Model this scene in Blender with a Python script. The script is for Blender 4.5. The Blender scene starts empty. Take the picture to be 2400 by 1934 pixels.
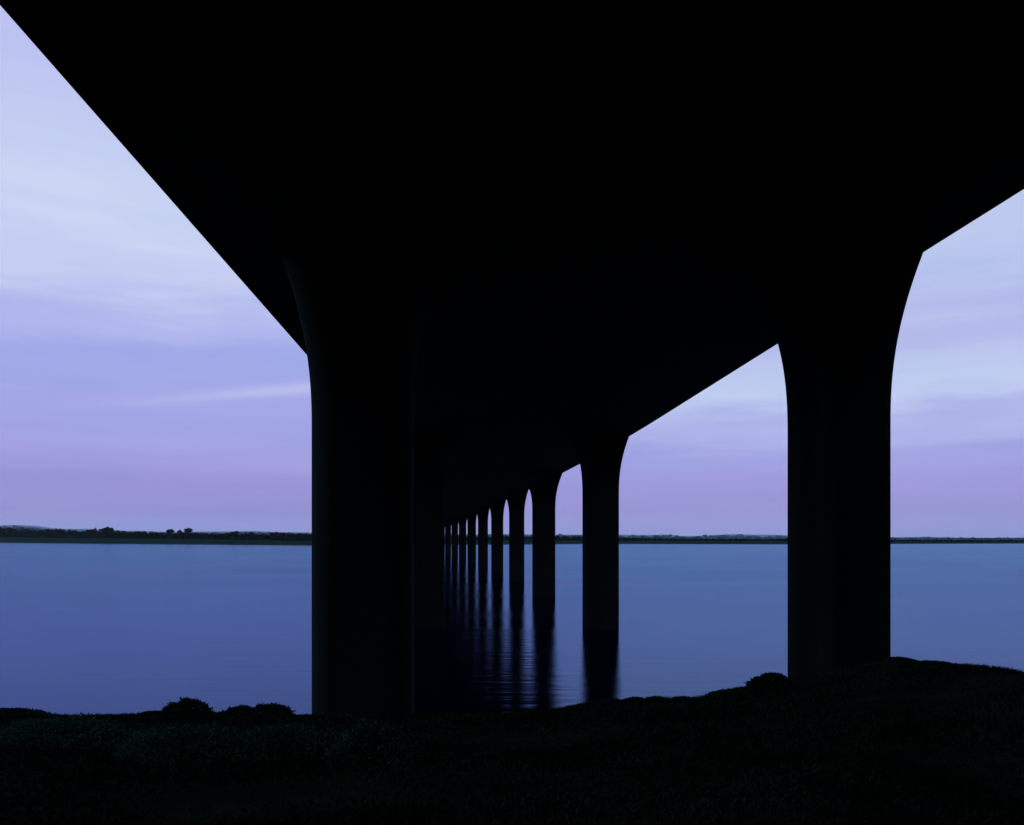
import bpy, bmesh, math, random
import numpy as np

rng = np.random.default_rng(7)
random.seed(7)
R = math.radians
S = bpy.context.scene

# ------------------------------------------------------------------ camera
F = 2078.0            # focal length in pixels of a 2400 px wide picture
CZ = 8.12             # eye height above the water
cam_d = bpy.data.cameras.new("camera")
cam = bpy.data.objects.new("camera", cam_d)
S.collection.objects.link(cam)
cam.location = (0, 0, CZ)
cam.rotation_euler = (R(90), 0, 0)
cam_d.sensor_width = 36.0
cam_d.lens = 36.0 * F / 2400.0
cam_d.shift_y = (1262 - 967) / 2400.0
cam_d.clip_start = 0.05
cam_d.clip_end = 60000
S.camera = cam
S.render.resolution_x = 1024
S.render.resolution_y = 825
S.view_settings.view_transform = 'Standard'
S.view_settings.look = 'None'
S.view_settings.exposure = 0
S.view_settings.gamma = 1


def lin(r, g, b):
    def c(v):
        v /= 255.0
        return v / 12.92 if v <= 0.04045 else ((v + 0.055) / 1.055) ** 2.4
    return (c(r), c(g), c(b), 1.0)


# ------------------------------------------------------------------ sky (dusk clouds over a low sun)
SUN_EL, SUN_AZ = R(6), R(272)
W = bpy.data.worlds.new("World")
S.world = W
W.use_nodes = True
nt = W.node_tree
N, L = nt.nodes, nt.links
N.clear()


def nd(t, **kw):
    n = N.new(t)
    for k, v in kw.items():
        setattr(n, k, v)
    return n


def mth(op, a, b=None, c=None, clamp=False):
    n = nd('ShaderNodeMath', operation=op)
    n.use_clamp = clamp
    for i, v in enumerate((a, b, c)):
        if v is None:
            continue
        if isinstance(v, (int, float)):
            n.inputs[i].default_value = v
        else:
            L.new(v, n.inputs[i])
    return n.outputs[0]


def smooth(v, a, b):
    n = nd('ShaderNodeMapRange', interpolation_type='SMOOTHSTEP')
    L.new(v, n.inputs[0])
    n.inputs[1].default_value = a
    n.inputs[2].default_value = b
    return n.outputs[0]


tc = nd('ShaderNodeTexCoord')
sep = nd('ShaderNodeSeparateXYZ')
L.new(tc.outputs['Generated'], sep.inputs[0])
dx, dy, dz = sep.outputs


def cloud_noise(scale, sx, sz, detail, rough, seed):
    mp = nd('ShaderNodeMapping')
    mp.inputs['Scale'].default_value = (sx, sx, sz)
    mp.inputs['Location'].default_value = (seed, seed * 1.7, seed * 0.3)
    mp.inputs['Rotation'].default_value = (0, R(2.5), 0)
    L.new(tc.outputs['Generated'], mp.inputs[0])
    nz = nd('ShaderNodeTexNoise')
    nz.inputs['Scale'].default_value = scale
    nz.inputs['Detail'].default_value = detail
    nz.inputs['Roughness'].default_value = rough
    L.new(mp.outputs[0], nz.inputs[0])
    return mth('SUBTRACT', nz.outputs[0], 0.5)


n1 = cloud_noise(1.0, 2.2, 13, 3, 0.5, 3.1)
n2 = cloud_noise(1.0, 5.0, 42, 5, 0.6, 8.7)
n3 = cloud_noise(1.0, 2.6, 22, 3, 0.55, 14.2)
wob = mth('MULTIPLY', smooth(dz, 0.0, 0.16), mth('ADD', mth('MULTIPLY', n1, 0.085), mth('MULTIPLY', n2, 0.07)))
ee = mth('ADD', dz, wob)


def ramp(stops):
    r = nd('ShaderNodeValToRGB')
    sc = mth('MULTIPLY', ee, 1.0 / 0.6, clamp=True)
    L.new(sc, r.inputs[0])
    r.color_ramp.interpolation = 'B_SPLINE' if False else 'EASE'
    els = r.color_ramp.elements
    els[0].position = stops[0][0] / 0.6
    els[0].color = lin(*stops[0][1])
    els[1].position = stops[-1][0] / 0.6
    els[1].color = lin(*stops[-1][1])
    for p, c in stops[1:-1]:
        e = els.new(p / 0.6)
        e.color = lin(*c)
    return r.outputs[0]


west = ramp([(0.0, (150, 156, 219)), (0.014, (153, 155, 221)), (0.030, (155, 148, 217)), (0.055, (157, 149, 219)),
             (0.085, (162, 159, 226)), (0.115, (165, 167, 232)), (0.185, (165, 172, 236)), (0.225, (180, 186, 241)),
             (0.275, (202, 210, 246)), (0.335, (206, 216, 247)), (0.39, (197, 206, 245)), (0.44, (192, 198, 244)),
             (0.50, (188, 193, 243))])
east = ramp([(0.0, (152, 156, 220)), (0.014, (157, 156, 222)), (0.032, (158, 152, 220)), (0.058, (161, 156, 225)),
             (0.088, (162, 165, 230)), (0.115, (176, 182, 237)), (0.150, (197, 209, 245)), (0.185, (192, 202, 242)),
             (0.215, (181, 189, 238)), (0.26, (191, 202, 242)), (0.32, (191, 204, 241)), (0.40, (190, 203, 241)),
             (0.50, (188, 196, 241))])
side = smooth(dx, -0.08, 0.18)
mixs = nd('ShaderNodeMix', data_type='RGBA')
L.new(side, mixs.inputs[0])
L.new(west, mixs.inputs[6])
L.new(east, mixs.inputs[7])
# soft hue drift: lilac and pale blue patches
drift = nd('ShaderNodeMix', data_type='RGBA', blend_type='MULTIPLY')
drift.inputs[0].default_value = 1.0
L.new(mixs.outputs[2], drift.inputs[6])
dr = nd('ShaderNodeValToRGB')
dr.color_ramp.elements[0].position = 0.25
dr.color_ramp.elements[0].color = (0.93, 0.965, 0.985, 1)
dr.color_ramp.elements[1].position = 0.75
dr.color_ramp.elements[1].color = (1.05, 1.015, 1.01, 1)
L.new(mth('ADD', mth('ADD', n3, mth('MULTIPLY', n2, 0.8)), 0.5), dr.inputs[0])
L.new(dr.outputs[0], drift.inputs[7])
# a thin pale wisp low in the west
off = mth('SUBTRACT', dz, mth('ADD', 0.192, mth('MULTIPLY', dx, 0.133)))
off = mth('DIVIDE', mth('ADD', off, mth('MULTIPLY', n2, 0.012)), 0.0065)
band = mth('POWER', 2.718, mth('MULTIPLY', mth('MULTIPLY', off, off), -1.0))
msk = mth('MULTIPLY', smooth(dx, -0.47, -0.22), smooth(dx, 0.1, -0.1))
wisp = nd('ShaderNodeMix', data_type='RGBA')
L.new(mth('MULTIPLY', mth('MULTIPLY', band, msk), 0.55), wisp.inputs[0])
L.new(drift.outputs[2], wisp.inputs[6])
wisp.inputs[7].default_value = lin(205, 208, 246)
# the clear dusk sky behind the cloud sheet
sky = nd('ShaderNodeTexSky', sky_type='NISHITA')
sky.sun_disc = False
sky.sun_elevation = SUN_EL
sky.sun_rotation = SUN_AZ
sk = nd('ShaderNodeMix', data_type='RGBA', blend_type='MULTIPLY')
sk.inputs[0].default_value = 1
L.new(sky.outputs[0], sk.inputs[6])
sk.inputs[7].default_value = (0.1, 0.1, 0.1, 1)
cover = nd('ShaderNodeMix', data_type='RGBA')
cover.inputs[0].default_value = 0.97
L.new(sk.outputs[2], cover.inputs[6])
L.new(wisp.outputs[2], cover.inputs[7])
bg = nd('ShaderNodeBackground')
bg.inputs[1].default_value = 1.0
L.new(cover.outputs[2], bg.inputs[0])
wo = nd('ShaderNodeOutputWorld')
L.new(bg.outputs[0], wo.inputs[0])

# veiled low sun, off to the left of the view
sun_d = bpy.data.lights.new("sun", 'SUN')
sun_d.energy = 1.2
sun_d.angle = R(12)
sun_d.color = (0.40, 0.9, 1.0)
sun = bpy.data.objects.new("sun", sun_d)
S.collection.objects.link(sun)
sun.rotation_euler = (R(90) - SUN_EL, 0, R(-92))   # shines from the left and beyond

# ------------------------------------------------------------------ helpers


def material(name, base, rough=0.8, spec=0.2, var=0.3, scale=1.0, bump=0.0, stretch=(1, 1, 1)):
    m = bpy.data.materials.new(name)
    m.use_nodes = True
    t = m.node_tree
    b = t.nodes['Principled BSDF']
    b.inputs['Roughness'].default_value = rough
    b.inputs['Specular IOR Level'].default_value = spec
    co = t.nodes.new('ShaderNodeTexCoord')
    mp = t.nodes.new('ShaderNodeMapping')
    mp.inputs['Scale'].default_value = stretch
    nz = t.nodes.new('ShaderNodeTexNoise')
    nz.inputs['Scale'].default_value = scale
    nz.inputs['Detail'].default_value = 6
    t.links.new(co.outputs['Object'], mp.inputs[0])
    t.links.new(mp.outputs[0], nz.inputs[0])
    r = t.nodes.new('ShaderNodeValToRGB')
    r.color_ramp.elements[0].position = 0.3
    r.color_ramp.elements[1].position = 0.7
    r.color_ramp.elements[0].color = tuple(c * (1 - var) for c in base) + (1,)
    r.color_ramp.elements[1].color = tuple(c * (1 + var) for c in base) + (1,)
    t.links.new(nz.outputs[0], r.inputs[0])
    t.links.new(r.outputs[0], b.inputs['Base Color'])
    if bump:
        bp = t.nodes.new('ShaderNodeBump')
        bp.inputs['Strength'].default_value = bump
        bp.inputs['Distance'].default_value = 0.05
        t.links.new(nz.outputs[0], bp.inputs['Height'])
        t.links.new(bp.outputs[0], b.inputs['Normal'])
    return m


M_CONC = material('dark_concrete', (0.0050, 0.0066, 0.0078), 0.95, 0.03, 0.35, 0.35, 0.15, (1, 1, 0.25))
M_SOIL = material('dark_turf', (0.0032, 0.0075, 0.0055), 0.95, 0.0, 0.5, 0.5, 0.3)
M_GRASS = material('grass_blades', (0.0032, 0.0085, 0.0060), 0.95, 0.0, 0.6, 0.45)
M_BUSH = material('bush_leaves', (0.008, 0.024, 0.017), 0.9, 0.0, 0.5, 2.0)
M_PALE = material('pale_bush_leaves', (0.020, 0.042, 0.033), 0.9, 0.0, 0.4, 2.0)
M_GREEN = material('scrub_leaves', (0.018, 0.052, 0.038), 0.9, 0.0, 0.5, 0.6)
M_BARK = material('bark', (0.012, 0.010, 0.009), 0.9, 0.0, 0.3, 3.0)
M_FIELD = material('far_grass', (0.004, 0.022, 0.016), 0.95, 0.0, 0.25, 0.02)
M_MUD = material('shore_mud', (0.006, 0.007, 0.010), 0.9, 0.05, 0.3, 0.1)
M_TREE = material('tree_leaves', (0.0035, 0.0035, 0.0045), 0.95, 0.0, 0.4, 0.15)
M_HAZED_TREE = material('woodland', (0.045, 0.125, 0.165), 0.95, 0.0, 0.35, 0.02)  # teal-blue base paints distance haze into the leaf colour
M_HAZED_HILL = material('far_hill_hazed', (0.10, 0.17, 0.22), 0.95, 0.0, 0.15, 0.001)  # paled towards the sky, so part of the haze sits in the colour


def link(o, parent=None):
    S.collection.objects.link(o)
    if parent:
        o.parent = parent
    return o


def mesh_np(name, V, faces, mat, parent=None, smooth_shade=False):
    """V: (n,3) array; faces: (m,k) int array of one polygon size, or a list of lists."""
    me = bpy.data.meshes.new(name)
    if isinstance(faces, np.ndarray):
        k = faces.shape[1]
        me.vertices.add(len(V))
        me.vertices.foreach_set('co', np.asarray(V, np.float32).ravel())
        me.loops.add(faces.size)
        me.loops.foreach_set('vertex_index', faces.astype(np.int32).ravel())
        me.polygons.add(len(faces))
        me.polygons.foreach_set('loop_start', np.arange(0, faces.size, k, dtype=np.int32))
        me.polygons.foreach_set('loop_total', np.full(len(faces), k, np.int32))
        me.update(calc_edges=True)
        me.validate()
    else:
        me.from_pydata([tuple(v) for v in V], [], faces)
    if smooth_shade:
        me.polygons.foreach_set('use_smooth', np.ones(len(me.polygons), bool))
    me.materials.append(mat)
    return link(bpy.data.objects.new(name, me), parent)


def empty(name, loc=(0, 0, 0), rz=0):
    o = bpy.data.objects.new(name, None)
    o.location = loc
    o.rotation_euler = (0, 0, rz)
    o.empty_display_size = 0.5
    return link(o)


def tag(o, label=None, cat=None, group=None, kind=None):
    for k, v in (('label', label), ('category', cat), ('group', group), ('kind', kind)):
        if v:
            o[k] = v
    return o


def grid_faces(nx, ny):
    i, j = np.meshgrid(np.arange(nx - 1), np.arange(ny - 1), indexing='ij')
    a = (i * ny + j).ravel()
    return np.stack([a, a + ny, a + ny + 1, a + 1], 1)


def px(u, Y):
    return (u - 1200.0) / F * Y


def pz(v, Y):
    return CZ - (v - 1262.0) / F * Y


def wave(x, y, seed, base, octs=4):
    r = np.random.default_rng(seed)
    out = 0
    amp = 1.0
    for o in range(octs):
        for k in range(4):
            a = r.uniform(0, math.tau)
            f = base * 2 ** o * r.uniform(0.7, 1.4)
            out = out + amp * 0.35 * np.sin((x * math.cos(a) + y * math.sin(a)) * f + r.uniform(0, math.tau))
        amp *= 0.5
    return out


# ------------------------------------------------------------------ water
def make_water():
    xs = np.array([-9000, 9000.0])
    ys = np.array([-120, 9000.0])
    X, Y = np.meshgrid(xs, ys, indexing='ij')
    V = np.stack([X.ravel(), Y.ravel(), np.zeros(X.size)], 1)
    m = bpy.data.materials.new('river_water')
    m.use_nodes = True
    t = m.node_tree
    t.nodes.clear()
    out = t.nodes.new('ShaderNodeOutputMaterial')
    co = t.nodes.new('ShaderNodeTexCoord')

    def noise(sx, sy, scale, detail):
        mp = t.nodes.new('ShaderNodeMapping')
        mp.inputs['Scale'].default_value = (sx, sy, 1)
        t.links.new(co.outputs['Object'], mp.inputs[0])
        z = t.nodes.new('ShaderNodeTexNoise')
        z.inputs['Scale'].default_value = scale
        z.inputs['Detail'].default_value = detail
        t.links.new(mp.outputs[0], z.inputs[0])
        return z.outputs[0]
    a = noise(0.14, 1.0, 1.0, 4)
    b = noise(0.5, 1.0, 0.12, 3)
    b1 = t.nodes.new('ShaderNodeBump')
    b1.inputs['Strength'].default_value = 0.35
    b1.inputs['Distance'].default_value = 0.12
    t.links.new(a, b1.inputs['Height'])
    b2 = t.nodes.new('ShaderNodeBump')
    b2.inputs['Strength'].default_value = 0.3
    b2.inputs['Distance'].default_value = 0.12
    t.links.new(b, b2.inputs['Height'])
    t.links.new(b1.outputs[0], b2.inputs['Normal'])
    fr = t.nodes.new('ShaderNodeFresnel')
    fr.inputs['IOR'].default_value = 1.33
    gl = t.nodes.new('ShaderNodeBsdfGlossy')
    gl.distribution = 'BECKMANN'
    # bluer where one looks down into the water, greyer at grazing angles
    tr = t.nodes.new('ShaderNodeValToRGB')
    tr.color_ramp.elements[0].position = 0.30
    tr.color_ramp.elements[0].color = (0.385, 0.535, 0.90, 1)
    tr.color_ramp.elements[1].position = 0.92
    tr.color_ramp.elements[1].color = (0.285, 0.535, 0.645, 1)
    t.links.new(fr.outputs[0], tr.inputs[0])
    patch = noise(0.3, 1.0, 0.035, 4)
    pr_ = t.nodes.new('ShaderNodeValToRGB')
    pr_.color_ramp.elements[0].position = 0.35
    pr_.color_ramp.elements[0].color = (1.04, 0.96, 1.0, 1)
    pr_.color_ramp.elements[1].position = 0.65
    pr_.color_ramp.elements[1].color = (0.95, 1.04, 0.98, 1)
    t.links.new(patch, pr_.inputs[0])
    pm = t.nodes.new('ShaderNodeMix')
    pm.data_type = 'RGBA'
    pm.blend_type = 'MULTIPLY'
    pm.inputs[0].default_value = 1.0
    t.links.new(tr.outputs[0], pm.inputs[6])
    t.links.new(pr_.outputs[0], pm.inputs[7])
    t.links.new(pm.outputs[2], gl.inputs['Color'])
    wind = noise(0.25, 1.0, 0.05, 5)
    rr = t.nodes.new('ShaderNodeMapRange')
    rr.inputs[1].default_value = 0.35
    rr.inputs[2].default_value = 0.65
    rr.inputs[3].default_value = 0.14
    rr.inputs[4].default_value = 0.21
    t.links.new(wind, rr.inputs[0])
    t.links.new(rr.outputs[0], gl.inputs['Roughness'])
    t.links.new(b2.outputs[0], fr.inputs['Normal'])
    t.links.new(b2.outputs[0], gl.inputs['Normal'])
    df = t.nodes.new('ShaderNodeBsdfDiffuse')
    df.inputs['Color'].default_value = (0.0004, 0.0012, 0.005, 1)
    mx = t.nodes.new('ShaderNodeMixShader')
    t.links.new(fr.outputs[0], mx.inputs[0])
    t.links.new(df.outputs[0], mx.inputs[1])
    t.links.new(gl.outputs[0], mx.inputs[2])
    t.links.new(mx.outputs[0], out.inputs[0])
    o = mesh_np('water', V, grid_faces(2, 2), m)
    tag(o, 'calm dusk blue river under and beyond the bridge', 'water', kind='structure')


make_water()

# ------------------------------------------------------------------ near bank
D2S = 2400 / 2154.0
CREST = [(-600, 1490), (0, 1496), (45, 1495), (100, 1502), (150, 1508), (200, 1509), (250, 1505), (320, 1502), (350, 1501),
         (450, 1504), (475, 1503), (610, 1505), (640, 1507), (655, 1506), (800, 1508), (1000, 1505), (1150, 1496), (1200, 1487), (1228, 1483),
         (1305, 1472), (1330, 1473), (1400, 1470), (1480, 1469), (1495, 1462), (1520, 1456), (1560, 1449), (1600, 1442),
         (1655, 1432), (1750, 1410), (1871, 1389), (1890, 1389), (1930, 1394), (1990, 1400), (2030, 1409), (2080, 1417),
         (2122, 1426), (2154, 1424), (2300, 1430), (2700, 1420)]
YC = 28.0
_cx = np.array([px(u * D2S, YC) for u, v in CREST])
_cz = np.array([pz(v * D2S, YC) for u, v in CREST])


def ground(x, y):
    zc = np.interp(x, _cx, _cz)
    z0 = CZ - 1.72
    s = np.clip(y / YC, -0.3, 1.0)
    near = z0 + (zc - z0) * s
    lump = wave(x, y, 5, 0.55, 4)
    near = near + lump * 0.26 * np.clip(1 - s, 0, 1) * np.clip(0.25 + s, 0, 1)
    t = np.clip(y - YC, 0, None)
    fall = zc - 0.30 * t - 0.02 * np.minimum(t, 6) ** 2 + lump * 0.04 * np.clip(t / 3, 0, 1)
    z = np.where(y < YC, near, fall)
    # bank rises, unseen, behind the viewer and to the right: added to block light
    def sm(v):
        v = np.clip(v, 0, 1)
        return v * v * (3 - 2 * v)
    back = sm((-3 - y) / 22) * 10.1
    right = sm((x - 0.64 * np.maximum(y, 0) - 3) / 16) * sm((36 - y) / 14) * 14.0
    z = z + np.maximum(back, right)
    # fine outline of the bank top
    z = z + 0.045 * wave(x, y, 9, 1.6, 4)
    return np.maximum(z, -1.5)


def make_bank():
    def axis(lo, hi, core, n, step):
        a = np.arange(-core, core + 1e-6, step)
        return a
    xs = np.concatenate([-np.geomspace(400, 26, 26)[:-1], np.arange(-26, 26.01, 0.22), np.geomspace(26, 400, 26)[1:]])
    ys = np.concatenate([np.linspace(-90, 0, 24)[:-1], np.arange(0, 44, 0.25), np.array([45, 48, 52.0])])
    X, Y = np.meshgrid(xs, ys, indexing='ij')
    Z = ground(X, Y)
    V = np.stack([X.ravel(), Y.ravel(), Z.ravel()], 1)
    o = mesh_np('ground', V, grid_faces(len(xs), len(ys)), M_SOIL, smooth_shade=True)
    tag(o, 'dark grassy river bank in the foreground', 'ground', kind='structure')


make_bank()


def make_grass():
    n = 200000
    y = 2.5 + (32 - 2.5) * rng.random(n) ** 0.75
    x = (rng.random(n) * 2 - 1) * (0.64 * y + 1.0)
    keep = wave(x, y, 21, 0.9, 3) + rng.normal(0, 0.5, n) > -0.55
    x, y = x[keep], y[keep]
    n = len(x)
    z = ground(x, y)
    far = np.clip((y - 22) / 8, 0, 1)
    h = rng.uniform(0.03, 0.12, n) * (1 + 1.1 * far * (0.6 + 0.5 * np.sin(x * 2.3) * np.sin(x * 0.9 + 1))) * np.clip(y / 12, 0.45, 1) * (1 + 0.4 * wave(x, y, 33, 0.7, 2))
    w = rng.uniform(0.008, 0.02, n) * (1 + y / 30)
    a = rng.uniform(0, math.tau, n)
    le = rng.uniform(0.3, 1.3, n) * h
    ca, sa = np.cos(a), np.sin(a)
    b = rng.uniform(0, math.tau, n)
    p = np.stack([x, y, z - 0.02], 1)
    s = np.stack([ca * w, sa * w, np.zeros(n)], 1)
    mid = p + np.stack([np.cos(b) * le * 0.35, np.sin(b) * le * 0.35, h * 0.6], 1)
    tip = p + np.stack([np.cos(b) * le, np.sin(b) * le, h], 1)
    V = np.stack([p - s, p + s, mid + s * 0.6, mid - s * 0.6, tip], 1).reshape(-1, 3)
    k = np.arange(n)[:, None] * 5
    tri = np.concatenate([k + np.array([[0, 1, 2]]), k + np.array([[0, 2, 3]]), k + np.array([[3, 2, 4]])])
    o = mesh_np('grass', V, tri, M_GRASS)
    tag(o, 'short dark grass covering the near bank', 'grass', kind='stuff')


make_grass()

# ------------------------------------------------------------------ leaves


def leaf_cloud(centres, radii, n, size, seed, squash=0.8, ragged=0.25):
    """leaf shaped faces through the volume of several overlapping clumps"""
    r = np.random.default_rng(seed)
    c = np.asarray(centres, float)
    rad = np.asarray(radii, float)
    wgt = rad ** 2
    idx = r.choice(len(c), n, p=wgt / wgt.sum())
    d = r.normal(size=(n, 3))
    d /= np.linalg.norm(d, axis=1)[:, None]
    rr = r.random(n) ** 0.42 * (1 + r.normal(0, ragged, n) * (r.random(n) < 0.35))
    P = c[idx] + d * (rr * rad[idx])[:, None] * np.array([1, 1, squash])
    out = d + r.normal(0, 0.6, (n, 3)) + np.array([0, 0, 0.35])
    out /= np.linalg.norm(out, axis=1)[:, None]
    t = np.cross(out, r.normal(size=(n, 3)))
    t /= np.linalg.norm(t, axis=1)[:, None]
    ln = size * r.uniform(0.6, 1.5, n)[:, None]
    wd = ln * 0.32
    V = np.stack([P - out * ln * 0.5, P + t * wd, P + out * ln * 0.6, P - t * wd], 1).reshape(-1, 3)
    k = np.arange(n)[:, None] * 4
    return V, k + np.array([[0, 1, 2, 3]])


def tube(p, q, r0, r1, n=7):
    p, q = np.asarray(p, float), np.asarray(q, float)
    d = (q - p) / np.linalg.norm(q - p)
    u = np.cross(d, [0.3, 0.9, 0.2])
    u /= np.linalg.norm(u)
    v = np.cross(d, u)
    a = np.arange(n) * math.tau / n
    ring = np.cos(a)[:, None] * u + np.sin(a)[:, None] * v
    V = np.concatenate([p + ring * r0, q + ring * r1])
    i = np.arange(n)
    return V, np.stack([i, (i + 1) % n, (i + 1) % n + n, i + n], 1)


def join(parts):
    Vs, Fs, o = [], [], 0
    for V, f in parts:
        Vs.append(V)
        Fs.append(f + o)
        o += len(V)
    return np.concatenate(Vs), np.concatenate(Fs)


def bush(u, v_base, y, wpx, hpx, label, seed, mat=None, humps=3, leaf=0.10, n=5000, name='bush', group=None, cat='bush'):
    """u, base row and size as measured in the photograph, standing at distance y"""
    w, h = wpx * D2S / F * y, hpx * D2S / F * y
    x = px(u * D2S, y)
    zb = float(ground(np.array([x]), np.array([y]))[0])
    top = pz((v_base - hpx) * D2S, y)
    h = max(top - zb, h)
    o = empty(name, (x, y, zb))
    r = np.random.default_rng(seed)
    # a dome of twigs: leaves gather on sprays that reach out from the root
    dep = max(0.35 * w, min(0.5 * w, 1.2 * h))
    ns = max(40, n // 40)
    a = r.uniform(0, math.tau, ns)
    q = r.random(ns) ** 0.5
    reach = 1 + 0.10 * np.sin(3 * a + seed) + 0.07 * np.sin(7 * a + 2 * seed) + r.normal(0, 0.05, ns)
    lift = np.clip(1 - q ** 2.1, 0, 1) ** 0.55 * (0.88 + 0.10 * np.sin(5 * a * q + seed) + r.normal(0, 0.05, ns))
    tips = np.stack([np.cos(a) * q * reach * w * 0.5, np.sin(a) * q * reach * dep * 0.5, lift * h], 1)
    per = n // ns
    T = np.repeat(tips, per, 0)
    f_ = 1 - 0.55 * r.random(len(T)) ** 1.6
    low_ = r.random(len(T)) ** 0.55
    P = T * np.stack([0.75 + 0.25 * f_, 0.75 + 0.25 * f_, np.where(r.random(len(T)) < 0.55, f_, low_)], 1) + r.normal(0, 1, T.shape) * np.array([0.035 * w, 0.035 * w, 0.05 * h])
    P[:, 2] = np.maximum(P[:, 2], -0.05)
    # the leaves follow the slope they grow on
    P[:, 2] += 0.85 * (ground(x + P[:, 0], y + P[:, 1]) - zb)
    out = T / np.linalg.norm(T, axis=1)[:, None] + r.normal(0, 0.45, T.shape) + np.array([0, 0, 0.25])
    out /= np.linalg.norm(out, axis=1)[:, None]
    tt = np.cross(out, r.normal(size=T.shape))
    tt /= np.linalg.norm(tt, axis=1)[:, None]
    ln = leaf * r.uniform(0.5, 1.3, len(T))[:, None]
    V = np.stack([P - out * ln * 0.5, P + tt * ln * 0.28, P + out * ln * 0.6, P - tt * ln * 0.28], 1).reshape(-1, 3)
    f = np.arange(len(T))[:, None] * 4 + np.array([[0, 1, 2, 3]])
    st = [tube((0, 0, -0.08), tips[i] * 0.9, 0.015, 0.004, 5) for i in range(0, ns, max(1, ns // 30))]
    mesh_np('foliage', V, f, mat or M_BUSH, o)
    V, f = join(st)
    mesh_np('stem', V, f, M_BARK, o)
    tag(o, label, cat, group)
    return o


bush(397, 1503, 27.6, 98, 30, 'tallest rounded dark bush on the left bank, standing out against the water', 11, n=8000)
bush(508, 1504, 27.4, 76, 18, 'low wide bush between the tallest rounded bush and the peaked bush', 12, n=5000)
bush(568, 1505, 27.8, 84, 23, 'peaked dark bush on the left bank closest to the left pier', 13, n=6000)
bush(45, 1500, 27.0, 130, 9, 'flat spreading scrub at the left border of the picture on the bank top', 14, n=4500, leaf=0.08)
bush(325, 1503, 27.6, 60, 6, 'small low scrub just left of the tall rounded bush', 15, n=2000, leaf=0.07)
bush(730, 1520, 24.0, 130, 16, 'low dark scrub in front of the foot of the left pier', 17, n=6000)
bush(790, 1600, 15.0, 190, 82, 'feathery grey green bush on the grass in front of the left pier', 16, M_PALE, n=22000, leaf=0.045)
bush(150, 1590, 17.0, 330, 62, 'broad dim green mound of scrub at the left border below the bank top', 81, M_GREEN, n=26000, leaf=0.045)
bush(400, 1600, 15.5, 300, 72, 'dim green mound of scrub below the tallest rounded bush', 82, M_GREEN, n=26000, leaf=0.045)
bush(610, 1580, 17.5, 250, 55, 'dim green mound of scrub below the peaked bush', 83, M_GREEN, n=26000, leaf=0.045)
bush(1614, 1437, 28.0, 82, 20, 'domed dark bush beside the foot of the right pier', 18, n=6000)
for i, (u, w, h) in enumerate([(1337, 44, 5), (1381, 48, 6), (1433, 52, 6), (1512, 60, 7)]):
    bush(u, 1471 if u < 1500 else 1459, 28.2, w, h,
         ['smallest grass tussock on the waterline, next to the reflection of the second pier',
          'grass tussock on the waterline, second from the reflection of the second pier',
          'wide grass tussock on the waterline, third from the reflection of the second pier',
          'scrubby tussock where the bank begins to climb towards the right pier'][i],
         30 + i, n=2000, leaf=0.06, name='tussock', group='tussocks along the waterline', cat='tussock')
for i, (u, vb, w, h) in enumerate([(1900, 1390, 70, 6), (1975, 1399, 90, 6), (2060, 1413, 80, 7), (2138, 1426, 50, 8)]):
    bush(u, vb, 27.9, w, h,
         ['low scrub on the bank crest touching the right side of the right pier',
          'low scrub on the right bank crest, second out from the right pier',
          'low scrub on the sloping right bank crest, third out from the right pier',
          'low scrub on the bank crest at the right border of the picture'][i],
         50 + i, n=3000, leaf=0.07, group='low scrub on the right bank crest', name='scrub', cat='scrub')

# ------------------------------------------------------------------ the bridge
K = 40.0 / F                # metres per unit of measured offset
H_SOF = CZ + 447 * K        # soffit height
N_R, N_L = 712 * K, -392 * K


def axis_x(y):
    y = np.asarray(y, float)
    t = np.clip(y - 66, 0, 376)
    c = -21.3 / 342 ** 1.5
    dev = c * t ** 1.5
    slope = c * 1.5 * 376 ** 0.5
    dev = dev + slope * np.clip(y - 442, 0, None)
    return -104 / F * y + dev


def axis_angle(y):
    return math.atan2(float(axis_x(y + 1) - axis_x(y - 1)), 2.0)


bridge = empty('bridge', (0, 30, 0))
tag(bridge, 'long dark concrete road bridge on twin rows of flared piers, curving away over the river', 'bridge')


def sweep(section, ys, name, mat):
    """section: closed loop of (n, z); swept along the bridge axis"""
    sec = np.array(section, float)
    m = len(sec)
    V = []
    for y in ys:
        V.append(np.stack([axis_x(y) + sec[:, 0], np.full(m, y - 30.0), sec[:, 1]], 1))
    V = np.concatenate(V)
    f = []
    for i in range(len(ys) - 1):
        for j in range(m):
            k = (j + 1) % m
            f.append([i * m + j, i * m + k, (i + 1) * m + k, (i + 1) * m + j])
    f.append(list(range(m))[::-1])
    f.append([(len(ys) - 1) * m + j for j in range(m)])
    return mesh_np(name, V, f, mat, bridge)


YS = np.concatenate([np.arange(-100, 500, 6.0), np.linspace(500, 1190, 40)])
z0 = H_SOF
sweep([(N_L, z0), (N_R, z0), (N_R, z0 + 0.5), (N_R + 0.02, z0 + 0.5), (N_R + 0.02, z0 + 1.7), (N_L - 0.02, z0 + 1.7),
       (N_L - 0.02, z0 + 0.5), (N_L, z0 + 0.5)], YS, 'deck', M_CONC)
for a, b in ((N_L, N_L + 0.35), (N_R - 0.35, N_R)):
    sweep([(a, z0 + 1.704), (b, z0 + 1.704), (b - 0.05, z0 + 2.7), (a + 0.05, z0 + 2.7)], YS, 'parapet', M_CONC)


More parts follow.
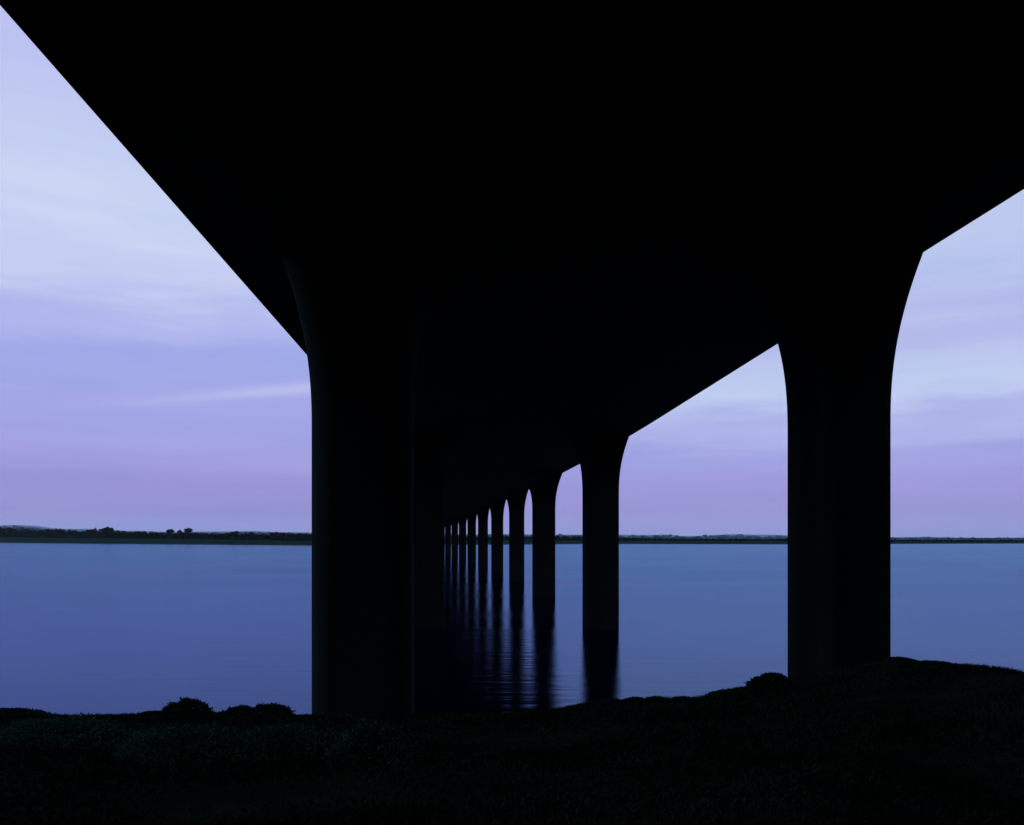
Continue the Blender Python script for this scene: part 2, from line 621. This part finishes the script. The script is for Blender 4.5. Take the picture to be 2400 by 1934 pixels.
def pier_mesh(half_out, half_in, ln, rad, fl_near, fl_far, fl_out, fl_in, z_start, p, z_low):
    """rounded shaft, local origin on its axis at water level, flaring into the soffit.
    half_out is towards +n, half_in towards -n; ln is the half length along the bridge."""
    zs = np.concatenate([[z_low, -0.2, 0.0, 0.6], np.linspace(2, z_start, 4), z_start + (H_SOF - z_start) * np.linspace(0.04, 1, 26) ** 0.8])
    zs[-1] = H_SOF + 0.02
    nc = 9
    rings = []
    for z in zs:
        t = max(0.0, min(1.0, (z - z_start) / (H_SOF - z_start)))
        g = t ** p
        x1, x0 = half_out + fl_out * g, -half_in - fl_in * g
        y1, y0 = ln + fl_far * g, -ln - fl_near * g
        pts = []
        for (cx, cy, a0) in ((x1 - rad, y1 - rad, 0), (x0 + rad, y1 - rad, 90), (x0 + rad, y0 + rad, 180), (x1 - rad, y0 + rad, 270)):
            for i in range(nc):
                a = R(a0 + 90 * i / (nc - 1))
                pts.append((cx + rad * math.cos(a), cy + rad * math.sin(a), z))
        rings.append(pts)
    V = np.array(rings).reshape(-1, 3)
    m = 4 * nc
    f = []
    for i in range(len(zs) - 1):
        for j in range(m):
            k = (j + 1) % m
            f.append([i * m + j, i * m + k, (i + 1) * m + k, (i + 1) * m + j])
    f.append(list(range(m))[::-1])
    f.append([(len(zs) - 1) * m + j for j in range(m)])
    return V, f


def pier(geom, n, y):
    V, f = geom
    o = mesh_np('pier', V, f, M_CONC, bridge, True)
    o.location = (float(axis_x(y)) + n, y - 30.0, 0)
    o.rotation_euler = (0, 0, -axis_angle(y))
    return o


ZS = CZ + 190 * K
# first pair, standing on the bank
w1 = 2.24
right1 = pier_mesh(w1 / 2, w1 / 2, 1.85, 0.35, 2.1, 2.0, 0, 0.1, ZS, 2.4, 0.0)
pier(right1, N_R - 0.02 - w1 / 2, 28.36 + 1.85)
left1 = pier_mesh(1.65, 1.65, 1.6, 0.8, 2.4, 3.0, 0.3, 0.5, ZS, 2.4, 0.0)
pier(left1, -3.53, 28.8 + 1.6)
# second and third pairs, then the long run of equal piers over the water
wr = 2.92
g2 = pier_mesh(wr / 2, wr / 2, 1.6, 0.4, 4.6, 3.8, 0, 0.1, ZS, 2.6, -2.5)
gl = pier_mesh(1.6, 1.6, 1.6, 0.6, 4.6, 4.6, 0.3, 0.5, ZS, 2.6, -2.5)
pier(g2, N_R - 0.02 - wr / 2, 78.8 + 1.6)
pier(gl, -3.55, 78.8 + 1.6)
g3 = pier_mesh(wr / 2, wr / 2, 1.6, 0.4, 7.5, 7.5, 0, 0.3, ZS, 2.6, -2.5)
gl3 = pier_mesh(1.6, 1.6, 1.6, 0.6, 7.5, 7.5, 0.3, 0.5, ZS, 2.6, -2.5)
pier(g3, N_R - 0.27 - wr / 2, 122.8)
g4 = pier_mesh(1.3, 1.3, 1.5, 0.4, 7.0, 7.0, 0, 0.3, ZS, 2.6, -2.5)
pr = pier(g4, N_R - 0.12 - 1.3, 163.5)
pl = pier(gl3, -3.55, 122.8)
for k in range(1, 25):
    y = 122.8 + 40.7 * k
    for src, n in (((pr, N_R - 0.12 - 1.3), (pl, -3.55)) if k > 1 else ((pl, -3.55),)):
        c = src.copy()
        S.collection.objects.link(c)
        c.parent = bridge
        c.location = (float(axis_x(y)) + n, y - 30.0, 0)
        c.rotation_euler = (0, 0, -axis_angle(y))

# ------------------------------------------------------------------ far shore
# u, waterline row, distance of the waterline follows from the row; field top row; hedge top row
FAR = [(-700, 1268, 1253, 1226), (0, 1272, 1259, 1238), (120, 1273.5, 1260.5, 1241), (260, 1275, 1262, 1241), (400, 1276, 1263.5, 1247),
       (560, 1277.5, 1266, 1248), (730, 1279, 1268, 1249), (900, 1279, 1269, 1253), (1060, 1277, 1268, 1258), (1200, 1276.5, 1267.5, 1256), (1350, 1275.5, 1267, 1256),
       (1450, 1275, 1267, 1259), (1600, 1275.5, 1268, 1263), (1850, 1276, 1269, 1263.5), (2080, 1275, 1270.5, 1265.5), (2400, 1274, 1270.5, 1266), (3100, 1273, 1269, 1263)]
FU, FW, FT, FH = (np.array(c, float) for c in zip(*FAR))


def shore(u):
    """distance of the waterline and of the field's far side, and heights there"""
    vw = np.interp(u, FU, FW)
    Yw = CZ * F / (vw - 1262)
    Yt = Yw + 320
    zt = CZ - (np.interp(u, FU, FT) - 1262) / F * Yt
    return Yw, Yt, zt


def make_far_land():
    us = np.linspace(-700, 3100, 400)
    Yw, Yt, zt = shore(us)
    wob = 4 * np.sin(us * 0.05) + 3 * np.sin(us * 0.13 + 1)
    rows = []
    rows.append((Yw - 4 + wob * 0, np.full_like(us, -0.5)))
    rows.append((Yw + 2, np.full_like(us, 0.9)))
    rows.append((Yw + 10, np.full_like(us, 1.2)))
    V = [np.stack([px(us, Y), Y, z], 1) for Y, z in rows]
    m = len(us)
    f = []
    for i in range(len(rows) - 1):
        for j in range(m - 1):
            f.append([i * m + j, i * m + j + 1, (i + 1) * m + j + 1, (i + 1) * m + j])
    o = mesh_np('far_shore', np.concatenate(V), f, M_MUD)
    tag(o, 'thin dark mud edge of the far shore', 'shore', kind='structure')
    rows = [(Yw + 9, np.full_like(us, 1.21)), (Yw + 100, 1.2 + (zt - 1.2) * 0.3), (Yw + 210, 1.2 + (zt - 1.2) * 0.65), (Yt, zt),
            (Yt + 300, zt + 1), (np.full_like(us, 3500), np.full_like(us, 7.0)), (np.full_like(us, 9000), np.full_like(us, 10.0)), (np.full_like(us, 16500), np.full_like(us, 20.0))]
    V = [np.stack([px(us, Y), Y, z], 1) for Y, z in rows]
    f = []
    for i in range(len(rows) - 1):
        for j in range(m - 1):
            f.append([i * m + j, i * m + j + 1, (i + 1) * m + j + 1, (i + 1) * m + j])
    o = mesh_np('field', np.concatenate(V), f, M_FIELD)
    tag(o, 'flat green meadow on the far shore', 'field', kind='structure')


make_far_land()


def make_far_hedge():
    """the dark wood that closes the meadow: leaf clumps, one mass"""
    n = 12000
    u = rng.uniform(-600, 3000, n)
    Yw, Yt, zt = shore(u)
    Y = Yt + rng.uniform(5, 60, n)
    top = CZ - (np.interp(u, FU, FH) - 1262) / F * Yt
    hgt = np.maximum(top - zt, 2.0)
    hgt = hgt * (0.82 + 0.14 * np.sin(u * 0.09) * np.sin(u * 0.031 + 1) + rng.uniform(-0.25, 0.22, n))
    lev = rng.random(n) ** 0.9
    r = rng.uniform(0.9, 2.6, n) * (0.6 + hgt / 14)
    c = np.stack([px(u, Y), Y, zt + np.maximum(hgt * lev - r * 0.6, 0.3)], 1)
    per = 26
    cc = np.repeat(c, per, 0)
    rr = np.repeat(r, per)
    d = rng.normal(size=(n * per, 3))
    d /= np.linalg.norm(d, axis=1)[:, None]
    P = cc + d * (rr * rng.random(n * per) ** 0.4)[:, None]
    nn = d + rng.normal(0, 0.5, d.shape)
    nn /= np.linalg.norm(nn, axis=1)[:, None]
    t = np.cross(nn, rng.normal(size=d.shape))
    t /= np.linalg.norm(t, axis=1)[:, None]
    b = np.cross(nn, t)
    s = (rr * rng.uniform(0.35, 0.65, n * per))[:, None]
    V = np.stack([P - t * s, P - b * s * 0.8, P + t * s, P + b * s * 0.8], 1).reshape(-1, 3)
    k = np.arange(n * per)[:, None] * 4
    o = mesh_np('treeline', V, k + np.array([[0, 1, 2, 3]]), M_TREE)
    tag(o, 'continuous black belt of trees behind the far meadow', 'trees', kind='stuff')


make_far_hedge()


def far_tree(u, v_top, v_crown, wpx, label, seed, mushroom=False, dY=70):
    Yw, Yt, zt = (float(a) for a in shore(np.array([u])))[:] if False else [float(a[0]) for a in shore(np.array([u], float))]
    Y = Yt + dY
    x = px(u, Y)
    o = empty('tree', (x, Y, zt))
    r = random.Random(seed)
    top = pz(v_top, Y) - zt
    low = pz(v_crown, Y) - zt
    w = wpx / F * Y
    cs, rs, limbs = [], [], []
    for i in range(16):
        a = r.uniform(0, math.tau)
        q = math.sqrt(r.random())
        rad = w * r.uniform(0.13, 0.22)
        cx, cy = q * (w / 2 - rad * 0.8) * math.cos(a), q * (w / 2 - rad * 0.8) * math.sin(a)
        dome = (top - low) * (1 - (0.45 if mushroom else 0.7) * q * q)
        cz = low + max(dome * r.uniform(0.55, 1.0) - rad * 0.8, rad * 0.4)
        cs.append((cx, cy, cz))
        rs.append(rad)
        limbs.append(tube((0, 0, low * 0.75), (cx * 0.85, cy * 0.85, cz), w * 0.018, w * 0.006, 5))
    V, f = leaf_cloud(cs, rs, 2600, w * 0.085, seed, 0.85, 0.15)
    mesh_np('crown', V, f, M_TREE, o)
    V, f = join([tube((0, 0, -0.3), (0, 0, low * 0.8), w * 0.05, w * 0.035, 8), tube((0, 0, low * 0.78), (0.05 * w, 0, low + (top - low) * 0.5), w * 0.035, w * 0.012, 8)] + limbs)
    mesh_np('trunk', V, f, M_BARK, o)
    tag(o, label, 'tree', 'single trees on the far shore')
    return o


far_tree(399, 1238.5, 1247, 20, 'ragged spreading tree left of the mushroom shaped tree on the far shore', 71)
far_tree(421, 1241, 1248, 12, 'small round tree between the ragged tree and the mushroom shaped tree', 72)
far_tree(441, 1236, 1246, 21, 'broad mushroom shaped tree standing highest above the far left treeline', 73, True)
far_tree(252, 1234, 1245, 28, 'widest domed tree in the far treeline left of the single trees', 74)
far_tree(113, 1239, 1246, 14, 'small domed tree in the far treeline nearest the left border of the picture', 75)
far_tree(555, 1244, 1250, 13, 'small pointed tree in the far treeline between the single trees and the left pier', 76)


def make_far_woods(name, us, Y, vrow, amp, seed, mat, label, n, r0, r1):
    r = np.random.default_rng(seed)
    u = r.uniform(us[0], us[1], n)
    Yv = Y + r.uniform(-0.04, 0.04, n) * Y
    v = np.interp(u, *zip(*vrow)) + amp * (np.sin(u * 0.11 + seed) * np.sin(u * 0.037) + r.uniform(-0.5, 0.9, n))
    top = CZ - (v - 1262) / F * Yv
    rad = r.uniform(r0, r1, n)
    per = 30
    lev = r.random(n) ** 0.5
    base = 6.0
    c = np.stack([px(u, Yv), Yv, base + (top - base) * lev - rad * 0.5], 1)
    cc = np.repeat(c, per, 0)
    rr = np.repeat(rad, per)
    d = r.normal(size=(n * per, 3))
    d /= np.linalg.norm(d, axis=1)[:, None]
    P = cc + d * (rr * r.random(n * per) ** 0.4)[:, None] * np.array([1.25, 1, 0.75])
    t = np.cross(d, r.normal(size=d.shape))
    t /= np.linalg.norm(t, axis=1)[:, None]
    b = np.cross(d, t)
    s = (rr * r.uniform(0.35, 0.6, n * per))[:, None]
    V = np.stack([P - t * s, P - b * s, P + t * s, P + b * s], 1).reshape(-1, 3)
    k = np.arange(n * per)[:, None] * 4
    o = mesh_np(name, V, k + np.array([[0, 1, 2, 3]]), mat)
    tag(o, label, 'woodland', kind='stuff')


ROW1 = [(-600, 1228), (0, 1237), (60, 1236), (200, 1245), (400, 1249), (560, 1249), (600, 1247.5), (730, 1251), (1000, 1256), (1200, 1255), (1400, 1256), (1450, 1256), (1580, 1257.5), (1660, 1258), (1850, 1259), (2100, 1261), (2400, 1262), (3000, 1260)]
ROW2 = [(-600, 1228), (0, 1234.5), (30, 1232.5), (80, 1236), (130, 1243), (250, 1246), (400, 1248), (600, 1247), (700, 1249), (1000, 1254), (1200, 1254), (1400, 1254.5), (1500, 1256), (1560, 1254.5), (1600, 1258), (1650, 1256), (1680, 1255),
        (1725, 1253.5), (1790, 1255.5), (1850, 1257), (2080, 1261.5), (2130, 1260.5), (2180, 1260.5), (2300, 1262.5), (2400, 1262), (3000, 1258)]
make_far_woods('near_woodland', (-600, 3000), 2600, ROW1, 2.0, 5, M_HAZED_TREE, 'teal hazy woodland behind the black treeline', 2200, 3, 7)
make_far_woods('distant_woodland', (-600, 3000), 7000, ROW2, 2.0, 8, M_HAZED_TREE, 'pale blue distant woodland on the horizon', 1700, 8, 20)


def make_hills():
    us = np.linspace(-700, 3100, 300)
    prof = np.interp(us, *zip(*ROW2)) - 1.5 - 3.0 * np.exp(-((us - 150) / 160) ** 2)
    prof = prof + 0.6 * np.sin(us * 0.02) + 0.4 * np.sin(us * 0.051)
    Y = 15000.0
    zt = CZ - (prof - 1262) / F * Y
    rows = [(Y - 2500, np.full_like(us, 8.0)), (Y - 900, zt * 0.55), (Y, zt), (Y + 1500, zt * 0.5)]
    V = np.concatenate([np.stack([px(us, Y), np.full_like(us, yy), z], 1) for yy, z in rows])
    f = []
    m = len(us)
    for i in range(3):
        for j in range(m - 1):
            f.append([i * m + j, i * m + j + 1, (i + 1) * m + j + 1, (i + 1) * m + j])
    o = mesh_np('hills', V, f, M_HAZED_HILL, smooth_shade=True)
    tag(o, 'faint blue hills low on the horizon', 'hills', kind='structure')


make_hills()

# ------------------------------------------------------------------ haze
HAZE = 1.6e-5
if HAZE:
    m = bpy.data.materials.new('haze')
    m.use_nodes = True
    t = m.node_tree
    t.nodes.clear()
    out = t.nodes.new('ShaderNodeOutputMaterial')
    v = t.nodes.new('ShaderNodeVolumePrincipled')
    v.inputs['Color'].default_value = (0.80, 0.92, 1.0, 1)
    v.inputs['Density'].default_value = HAZE
    t.links.new(v.outputs[0], out.inputs['Volume'])
    x, y0, y1, a, b = 16000, -500, 18000, -3.0, 420.0
    V = np.array([(sx, sy, sz) for sx in (-x, x) for sy in (y0, y1) for sz in (a, b)], float)
    o = mesh_np('haze', V, [[0, 1, 3, 2], [4, 6, 7, 5], [0, 4, 5, 1], [2, 3, 7, 6], [0, 2, 6, 4], [1, 5, 7, 3]], m)
    tag(o, 'thin blue evening haze over the river', 'haze', kind='stuff')
